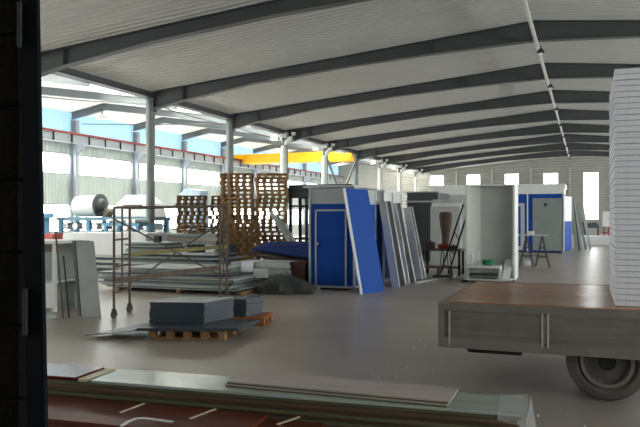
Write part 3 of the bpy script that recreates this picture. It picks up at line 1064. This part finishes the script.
# ================================================================ MACHINES IN THE CRANE HALL
mc = thing('roll_forming_machine', 'long blue-grey roll forming machine with white coil drum', 'machine', (-19.6, 22.2, 0))
B(0, 4.5, 0, 1.2, 1.52, 1.66).build('bed', MACHT, mc)
B(0, 4.5, 0, 1.2, 1.0, 1.08).build('lower_bed', MACHT, mc)
for x in (.05, 1.4, 2.85, 4.3):
    for y in (0.05, 1.0):
        B(x, x + .15, y, y + .15, 0, 1.52).build('leg', MACHB, mc)
for i in range(9):
    MB().tube([(.35 + i * .47, .1, 1.3), (.35 + i * .47, 1.1, 1.3)], .13, 14).build('roller', GALV, mc, True)
MB().lathe([(.05, 0), (.40, 0), (.42, .05), (.42, 1.0), (.40, 1.05), (.05, 1.05)], (.55, .6, 2.09), 'x', 28).build('coil_drum', WHITE, mc, True)
MB().lathe([(.05, 0), (.45, 0), (.45, .08), (.28, .1), (.2, .22), (.05, .24)], (1.6, .6, 2.12), 'x', 28).build('drum_end', SHADOWG, mc, True)
MB().prism([(2.1, 1.66), (2.3, 1.9), (2.1, 2.0), (1.95, 1.66)], 'y', .3, .9).build('feed_bracket', RUST, mc)
MB().prism([(2.55, 1.66), (4.4, 1.66), (4.2, 2.2), (3.8, 2.5), (3.2, 2.5), (2.8, 2.2)], 'y', .1, 1.1).build('housing', WHITE, mc, bevel=.03)
B(3.1, 3.95, .05, .1, 2.08, 2.12).build('housing_slot', SHADOWG, mc)
bf = thing('blue_press_frame', 'light blue press frame with red base beside the coil drum', 'machine', (-20.9, 21.6, 0))
for x in (0, 1.0):
    B(x, x + .25, 0, .3, .0, 1.75).build('post', MACHB, bf)
B(-.1, 1.35, -.05, .4, 1.62, 1.8).build('crosshead', MACHB, bf)
B(-.15, 1.75, -.1, .5, .75, 1.02).build('red_beam', REDP, bf)
B(0.1, 1.15, 0, .5, 0, .5).build('plinth', SHADOWG, bf)
cbx = thing('blue_control_cabinet', 'pale blue control cabinet with sloping lid behind the pallets', 'cabinet', (-15.9, 25.2, 0))
MB().prism([(0, 0), (1.05, 0), (1.05, 2.75), (.35, 2.85), (0, 2.6)], 'y', 0, .7).build('body', mat('pale_blue_paint', '#b8cfe0', .5), cbx, bevel=.02)
B(.1, .9, -.02, 0, 1.8, 2.6).build('door', mat('pale_blue_door', '#c6d9e6', .5), cbx)
B(.82, .86, -.05, -.02, 2.1, 2.25).build('door_handle', BLACK, cbx)
rb = thing('blue_roller_table', 'blue steel roller table standing between machine and column', 'machine', (-15.6, 20.0, 0))
for x in (0, 1.3):
    for y in (0, .7):
        B(x, x + .1, y, y + .1, 0, 1.35).build('leg', MACHB, rb)
B(-.05, 1.45, -.02, .85, 1.35, 1.45).build('bed', MACHB, rb)
for i in range(5):
    MB().tube([(.15 + i * .27, 0, 1.52), (.15 + i * .27, .8, 1.52)], .07, 12).build('roller', GALV, rb, True)

# ================================================================ CABINS
def cabin_blue(loc, w, d, h, label):
    t = thing('portable_cabin', label, 'cabin', loc)
    B(.03, w - .03, .03, d - .03, .06, h - .42).build('wall_shell', BLUE, t)
    B(.02, w - .02, .02, d - .02, h - .42, h - .06).build('upper_band', LIGHTG, t)
    for x in (0, w - .05):
        for y in (0, d - .05):
            B(x, x + .05, y, y + .05, 0, h - .05).build('corner_trim', ALU, t)
    B(-.1, w + .02, -.12, d + .05, h - .05, h).build('roof', LIGHTG, t)
    B(0, w, 0, .05, .05, .1).build('bottom_rail', ALU, t)
    B(w - .05, w, 0, d, .05, .1).build('bottom_rail', ALU, t)
    dr = B(.19, w - .21, .005, .03, .12, h - .58).build('door', BLUE, t)
    for a in ((.16, .20, .1, h - .55), (w - .24, w - .20, .1, h - .55)):
        B(a[0], a[1], -.01, .03, a[2], a[3]).build('door_frame', ALU, t)
    B(.16, w - .20, -.01, .03, h - .59, h - .55).build('door_frame', ALU, t)
    B(.22, .27, -.015, .01, 1.0, 1.1).build('lock_plate', BLACK, dr)
    MB().lathe([(.03, -.06), (.035, -.04), (.015, -.01), (.015, .0)], (.245, .0, 1.06), 'y', 14).build('door_knob', ALU, dr, True)
    B(.25, w - .25, .1, d - .1, .0, .06).build('skid', BLACK, t)
    return t


cabin_blue((-6.02, 15.1, 0), 1.13, 1.72, 2.40, 'blue portable toilet cabin with grey upper band and knob')
tag(MB().slab((-4.52, 14.52, 0), (-4.26, 15.32, 0), (-4.65, 15.30, 2.30), (-4.91, 14.50, 2.30), .045).build('blue_wall_panel', BLUE), 'bright blue wall panel leaning against the first blue cabin', 'panel')
tag(MB().slab((-4.55, 14.48, 0), (-4.522, 14.515, 0), (-4.912, 14.495, 2.31), (-4.94, 14.46, 2.31), .05).build('edge_trim', WHITE), 'white aluminium trim strip along the leaning blue panel', 'trim strip')
c2 = thing('white_cabin', 'white-topped cabin frame behind the leaning galvanised panels', 'cabin', (-5.95, 17.35, 0))
B(.03, 1.07, .03, 1.9, .05, 2.0).build('wall_shell', BLUED, c2)
B(.02, 1.08, .02, 1.92, 2.0, 2.32).build('upper_band', WHITE, c2)
B(-.05, 1.14, -.05, 1.98, 2.32, 2.38).build('roof', WHITE, c2)
for y in (0, .9, 1.87):
    B(1.06, 1.11, y, y + .05, 0, 2.32).build('corner_trim', ALU, c2)
B(1.04, 1.10, 0, 1.9, 0, .06).build('bottom_rail', ALU, c2)
for i, (yb_, dt, lab) in enumerate(((16.25, .95, 'galvanised channel panel leaning on the white cabin next to the blue panel'), (17.25, .95, 'galvanised channel panel leaning in the middle of three'), (18.75, 1.0, 'short wide galvanised panel leaning nearest the dark cabin'))):
    g_ = thing('galvanised_panel', lab, 'panel', (-4.2, yb_, 0), 0, 'leaning galvanised panels')
    w_ = (.60, .62, .40)[i]
    hh = (2.08, 2.05, 1.97)[i]
    xt = -.60
    MB().slab((.055, .03, 0), (.055, w_ - .02, 0), (xt + .055, dt + w_ * .8 - .02, hh), (xt + .055, dt + .03, hh), .03).build('face_sheet', BLACK if i < 2 else SHADOWG, g_)
    MB().slab((.06, -.03, 0), (.06, .04, 0), (xt + .06, dt + .04, hh), (xt + .06, dt - .03, hh), (.19, .13, .2)[i]).build('edge_channel', GALV, g_)
    MB().slab((.06, w_ - .05, 0), (.06, w_ + .05, 0), (xt + .06, dt + w_ * .8 + .04, hh), (xt + .06, dt + w_ * .8 - .05, hh), .09).build('edge_channel', GALV, g_)
tag(MB().bar((-4.0, 17.35, .02), (-3.45, 19.7, .02), .06, .04).build('floor_bar', GALV), 'galvanised steel bar lying on the floor before the bench', 'steel bar')
# dark grey cabin
c3 = thing('grey_cabin', 'dark grey metal cabin with flat roof edge', 'cabin', (-6.2, 25.4, 0))
B(0, 1.15, 0, 2.3, .03, 2.2).build('wall_shell', mat('dark_cabin', '#3d4242', .5, .1, .06), c3)
B(-.02, 1.17, -.02, 2.3, 2.2, 2.26).build('trim_band', ALU, c3)
B(-.0, 1.15, 0, 2.3, 2.26, 2.56).build('upper_band', mat('dark_cabin_top', '#4a4f4e', .5, .1, .06), c3)
B(-.06, 1.2, -.06, 2.36, 2.56, 2.6).build('roof', LIGHTG, c3)
B(1.1, 1.16, -.01, .05, 0, 2.2).build('corner_trim', MACHB, c3)

# open cabin with bench
c4 = thing('open_cabin', 'pale grey open-fronted cabin shell with a bench inside', 'cabin', (-2.97, 18.55, 0))
w4, d4, h4 = 1.26, 1.0, 2.48
PG = mat('cabin_pale', '#dadcd6', .5, 0, .04)
PG2 = mat('cabin_inside', '#c6c8c2', .5, 0, .04)
B(0, .05, .0, d4, .04, h4).build('side_panel', PG, c4)
B(w4 - .05, w4, .0, d4, .04, h4).build('side_panel', PG, c4)
MB().slab((.05, .0, .1), (.34, .46, .1), (.34, .46, h4), (.05, .0, h4), .03).build('splayed_panel', PG, c4)
B(.32, w4 - .05, .46, .50, .1, h4).build('front_panel', PG2, c4)
B(.05, w4 - .05, d4 - .05, d4, .04, h4).build('back_panel', PG2, c4)
B(0, w4, .0, d4, h4, h4 + .04).build('roof', PG, c4)
B(.05, w4 - .05, -.5, .46, .06, .10).build('step_panel', PG2, c4)
for x in (0, w4 - .08):
    B(x, x + .08, -.5, .1, 0, .06).build('foot', BLACK, c4)

bt = thing('low_bench', 'low white bench with dark open shelf inside the open cabin', 'bench', (-2.87, 18.08, .10))
B(.0, .85, 0, .5, .28, .33).build('seat', WHITE, bt)
for x in (0.0, .79):
    B(x, x + .06, .02, .48, 0, .28).build('leg', LIGHTG, bt)
B(.06, .79, .05, .45, .08, .12).build('shelf', SHADOWG, bt)
gr = MB().lathe([(.10, 0), (.14, .02), (.16, .13), (.17, .14), (.15, .14), (.13, .03), (.001, .03)], (0, 0, 0), 'z', 20)
tag(gr.build('green_basin', GREEN, None, True, loc=(-2.35, 18.35, .431)), 'green plastic basin standing on the low bench', 'basin')
for i, (x, y, h_) in enumerate(((-2.75, 18.2, .30), (-2.62, 18.4, .36))):
    tag(MB().tube([(x, y, .431), (x, y, .431 + h_)], .025, 10).build('white_bottle', WHITE, None, True), 'thin white tube standing on the low bench', 'tube', 'tubes on the low bench')
tag(MB().slab((-1.98, 18.12, .102), (-1.79, 18.12, .102), (-1.79, 18.9, .58), (-1.98, 18.9, .56), .03).build('tilted_white_sheet', WHITE), 'white sheet tilted inside the open cabin beside the bench', 'sheet')

# bench with clutter
bc = thing('work_bench', 'rusty brown work bench between leaning panels and open cabin', 'bench', (-4.45, 19.9, 0))
B(0, 1.15, 0, .7, .70, .75).build('bench_top', RUST, bc)
for x in (.02, 1.06):
    for y in (.02, .61):
        B(x, x + .07, y, y + .07, 0, .70).build('leg', BLACK, bc)
B(.05, 1.1, .05, .65, .2, .24).build('shelf', RUST, bc)
for i, (x, y, a, b_, c_, m, lab) in enumerate(((-4.35, 20.0, .25, .25, .2, BROWN, 'brown box on the work bench'), (-4.0, 20.1, .3, .2, .14, REDP, 'red toolbox on the work bench'), (-3.65, 20.0, .2, .3, .1, SHADOWG, 'dark flat tool case on the work bench'))):
    t = thing('tool_box', lab, 'toolbox', (x, y, .75))
    B(0, a, 0, b_, 0, c_ * .7).build('body', m, t, bevel=.01)
    B(-.005, a + .005, -.005, b_ + .005, c_ * .7, c_).build('lid', m, t, bevel=.01)
    B(a * .35, a * .65, b_ * .45, b_ * .55, c_, c_ + .03).build('handle', BLACK, t)
# two-wheeled trolley with long handles
hc = thing('hand_trolley', 'dark two-wheeled trolley with long handles leaning on the open cabin', 'trolley', (-3.72, 19.05, 0))
MB().tube([(.0, .0, .14), (.57, .35, 2.02)], .025, 8).build('handle_bar', BLACK, hc, True)
MB().tube([(.26, -.2, .14), (.66, .2, 1.65)], .025, 8).build('handle_bar', BLACK, hc, True)
for f in (.12, .35, .6):
    a = Vector((.0, .0, .14)).lerp(Vector((.57, .35, 2.02)), f)
    b = Vector((.26, -.2, .14)).lerp(Vector((.66, .2, 1.65)), f)
    MB().tube([a, b], .015, 6).build('crossbar', BLACK, hc, True)
B(-.15, .35, -.35, .0, .05, .09).build('toe_plate', BLACK, hc)
for x, y in ((-.06, .06), (.34, -.26)):
    MB().lathe([(.001, -.03), (.13, -.03), (.14, 0), (.13, .03), (.001, .03)], (x, y, .14), 'x', 20).build('wheel', RUBBER, hc, True)
bag = MB().lathe([(.17, 2.02), (.2, 1.9), (.18, 1.65), (.13, 1.35), (.11, 1.1), (.14, .96)], (0, 0, 0), 'z', 14)
bo = bag.build('cloth_sack', BROWN, None, True, loc=(-4.0, 21.3, -.2))
tag(bo, 'brown cloth sack standing on a stool behind the bench', 'sack')
so = thing('tall_stool', 'black tall stool carrying the brown cloth sack', 'stool', (-4.0, 21.3, 0))
MB().lathe([(.18, .72), (.19, .74), (.18, .76)], (0, 0, 0), 'z', 18).build('seat', BLACK, so)
for k in range(4):
    a = k * math.pi / 2 + .6
    MB().tube([(.12 * math.cos(a), .12 * math.sin(a), .72), (.2 * math.cos(a), .2 * math.sin(a), 0)], .015, 6).build('leg', BLACK, so)
# stacked white doors between the dark cabin and the open cabin
for i in range(3):
    tag(B(-4.95 + .02 * i, -3.95 + .02 * i, 23.6 + .09 * i, 23.66 + .09 * i, 0, 2.02 + .12 * i).build('white_door_panel', (LIGHTG, WHITE, LIGHTG)[i]), 'pale door panel standing upright behind the work bench', 'panel', 'upright door panels')

# long white and blue cabin
c5 = thing('site_office', 'long white-roofed site office cabin with blue front wall', 'cabin', (-7.0, 34.0, 0))
L5, d5 = 6.0, 2.5
B(0, L5, 0, d5, .05, 2.72).build('wall_shell', BLUE, c5)
B(-.08, L5 + .06, -.12, d5 + .1, 2.72, 2.98).build('fascia', WHITE, c5)
B(-.14, L5 + .12, -.2, d5 + .15, 2.98, 3.18).build('roof', WHITE, c5)
B(.0, 3.6, -.03, 0, .1, 2.72).build('white_wall_panel', LIGHTG, c5)
B(3.95, 4.32, -.04, 0, .1, 2.3).build('door', LIGHTG, c5)
B(3.98, 4.14, -.05, -.04, .3, 2.15).build('door_stripe', BLUE, c5)
B(4.42, 4.48, -.06, 0, .05, 2.72).build('post', WHITE, c5)
B(4.68, L5 - .02, -.06, 0, .1, 2.52).build('front_panel', MIDG, c5)
MB().lathe([(.07, -.02), (.07, .0)], (5.25, -.06, 2.22), 'y', 14).build('vent_hole', BLACK, c5)
B(L5, L5 + .04, .05, d5 - .05, 1.5, 2.6).build('side_window', WHITEP, c5)
B(L5, L5 + .04, .05, d5 - .05, .12, 1.45).build('side_panel', BLUE, c5)
for y in (0, d5 - .08):
    B(L5 - .04, L5 + .05, y, y + .08, .0, 2.72).build('corner_trim', WHITE, c5)
B(.1, L5 - .1, .1, d5 - .1, 0, .05).build('skid', BLACK, c5)
od = MB().slab((6.06, -.02, .08), (6.34, 2.05, .08), (6.34, 2.05, 1.45), (6.06, -.02, 1.45), .05).build('open_door', BLUE, c5)
MB().slab((6.06, -.02, 1.45), (6.34, 2.05, 1.45), (6.34, 2.05, 2.62), (6.06, -.02, 2.62), .05).build('door_glazing', WHITEP, od)
MB().bar((6.05, -.03, .02), (6.05, -.03, 2.65), .06).build('door_frame', WHITE, od)
MB().bar((6.34, 2.06, .02), (6.34, 2.06, 2.65), .05).build('door_frame', WHITE, od)

for i, (y, xb, xt, hh, w_, m, lab) in enumerate(((36.2, -.35, -.62, 2.62, .5, GREENG, 'green-grey panel leaning on the site office corner'), (36.7, -.26, -.58, 2.55, .35, SHADOWG, 'dark panel leaning behind the green-grey one'),
                                                 (37.1, -.12, -.54, 2.5, .5, LIGHTG, 'light grey panel leaning on the site office side'), (38.0, .06, -.40, 2.35, .5, GREENG, 'pale green panel leaning beyond the site office'), (38.8, .26, -.10, 2.2, .4, LIGHTG, 'narrow pale panel leaning furthest from the site office'))):
    tag(MB().slab((xb, y, 0), (xb, y + w_, 0), (xt, y + w_ + .25, hh), (xt, y + .25, hh), .13).build('leaning_sheet', m), lab, 'panel', 'panels leaning by the site office')
pr_ = thing('panel_prop', 'plain steel A-frame prop behind the furthest leaning panels', 'prop', (-1.0, 38.9, 0))
for y in (-.9, .5):
    MB().bar((0, y, 0), (.28, y, 2.2), .06).build('leg', STEEL, pr_)
    MB().bar((.5, y, 0), (.28, y, 2.2), .06).build('leg', STEEL, pr_)
MB().bar((.28, -.9, 2.18), (.28, .5, 2.18), .06).build('ridge_bar', STEEL, pr_)

# trestle table
tt = thing('trestle_table', 'thin-topped trestle table with folding A-frame legs', 'table', (-2.3, 23.9, 0))
B(0, 1.15, 0, .6, 1.05, 1.08).build('table_top', ALU, tt)
for x in (.45, .95):
    for y0_, y1_ in ((.1, -.05), (.5, .65)):
        MB().bar((x, y0_, 1.05), (x - .22, y1_, 0), .03).build('leg', STEEL, tt)
        MB().bar((x, y0_, 1.05), (x + .22, y1_, 0), .03).build('leg', STEEL, tt)
    for z, q in ((.35, .15), (.65, .085)):
        MB().bar((x - q, .0, z), (x + q, .0, z), .022).build('crossbar', STEEL, tt)
        MB().bar((x - q, .6, z), (x + q, .6, z), .022).build('crossbar', STEEL, tt)
MB().bar((.3, .0, .4), (1.1, .0, .4), .02).build('stretcher', STEEL, tt)
tag(B(-1.82, -1.6, 23.95, 24.2, 1.08, 1.20).build('white_box', WHITE, bevel=.01), 'small white box on the trestle table', 'box')
for i in range(3):
    tag(B(-2.55 + .28 * i, -2.35 + .28 * i, 24.9, 25.1, 0, .12 + .03 * i).build('paint_tin', (WHITE, LIGHTG, WHITE)[i], bevel=.02), 'small white carton on the floor behind the trestle table', 'carton', 'cartons behind the trestle')

# far things under the end wall
z = stack('white_floor_panel', 'white panel lying in the low stack before the end wall', 'panel', 'low white stack by the end wall', 9, -.6, 4.2, 44.4, 46.0, 0, .052, [WHITEP], 0, .05, .004)
fb = thing('covered_crate', 'dark tarp-covered crate below the tall end window', 'crate', (-.35, 62, 0))
MB().prism([(0, 0), (1.35, 0), (1.35, .95), (1.1, 1.2), (.5, 1.1), (0, 1.25)], 'y', 0, 1.2).build('tarp_cover', mat('tarp_blue_grey', '#56606a', .8), fb, bevel=.05)
B(.5, 1.2, -.02, 0, .1, .7).build('pale_label', LIGHTG, fb)
wc = thing('white_locker', 'tall white locker on a red stand by the end wall', 'locker', (1.25, 61, 0))
B(0, .55, 0, .5, .85, 2.05).build('body', WHITE, wc)
B(.03, .52, -.02, 0, .9, 2.0).build('door', WHITE, wc)
B(.45, .48, -.04, -.02, 1.4, 1.5).build('door_handle', BLACK, wc)
for x in (.05, .42):
    for y in (.02, .4):
        B(x, x + .08, y, y + .08, 0, .85).build('stand_leg', REDP, wc)
B(-.05, .6, -.1, .55, .3, .4).build('stand_shelf', REDP, wc)
B(-.6, 1.2, -.4, .8, 0, .05).build('base_plate', REDP, wc)

# crumbs of foam scattered on the floor round the truck
fc = MB()
for i in range(70):
    x, y = random.uniform(-2.6, .3), random.uniform(5.6, 10.5)
    if x > -1.5 and y > 6.5:
        continue
    q = random.uniform(.006, .016)
    fc.box(x, x + q, y, y + q * 1.3, 0, q)
o = tag(fc.build('foam_crumbs', WHITE), 'tiny white foam crumbs scattered on the floor by the truck', 'foam crumbs')
o['kind'] = 'stuff'
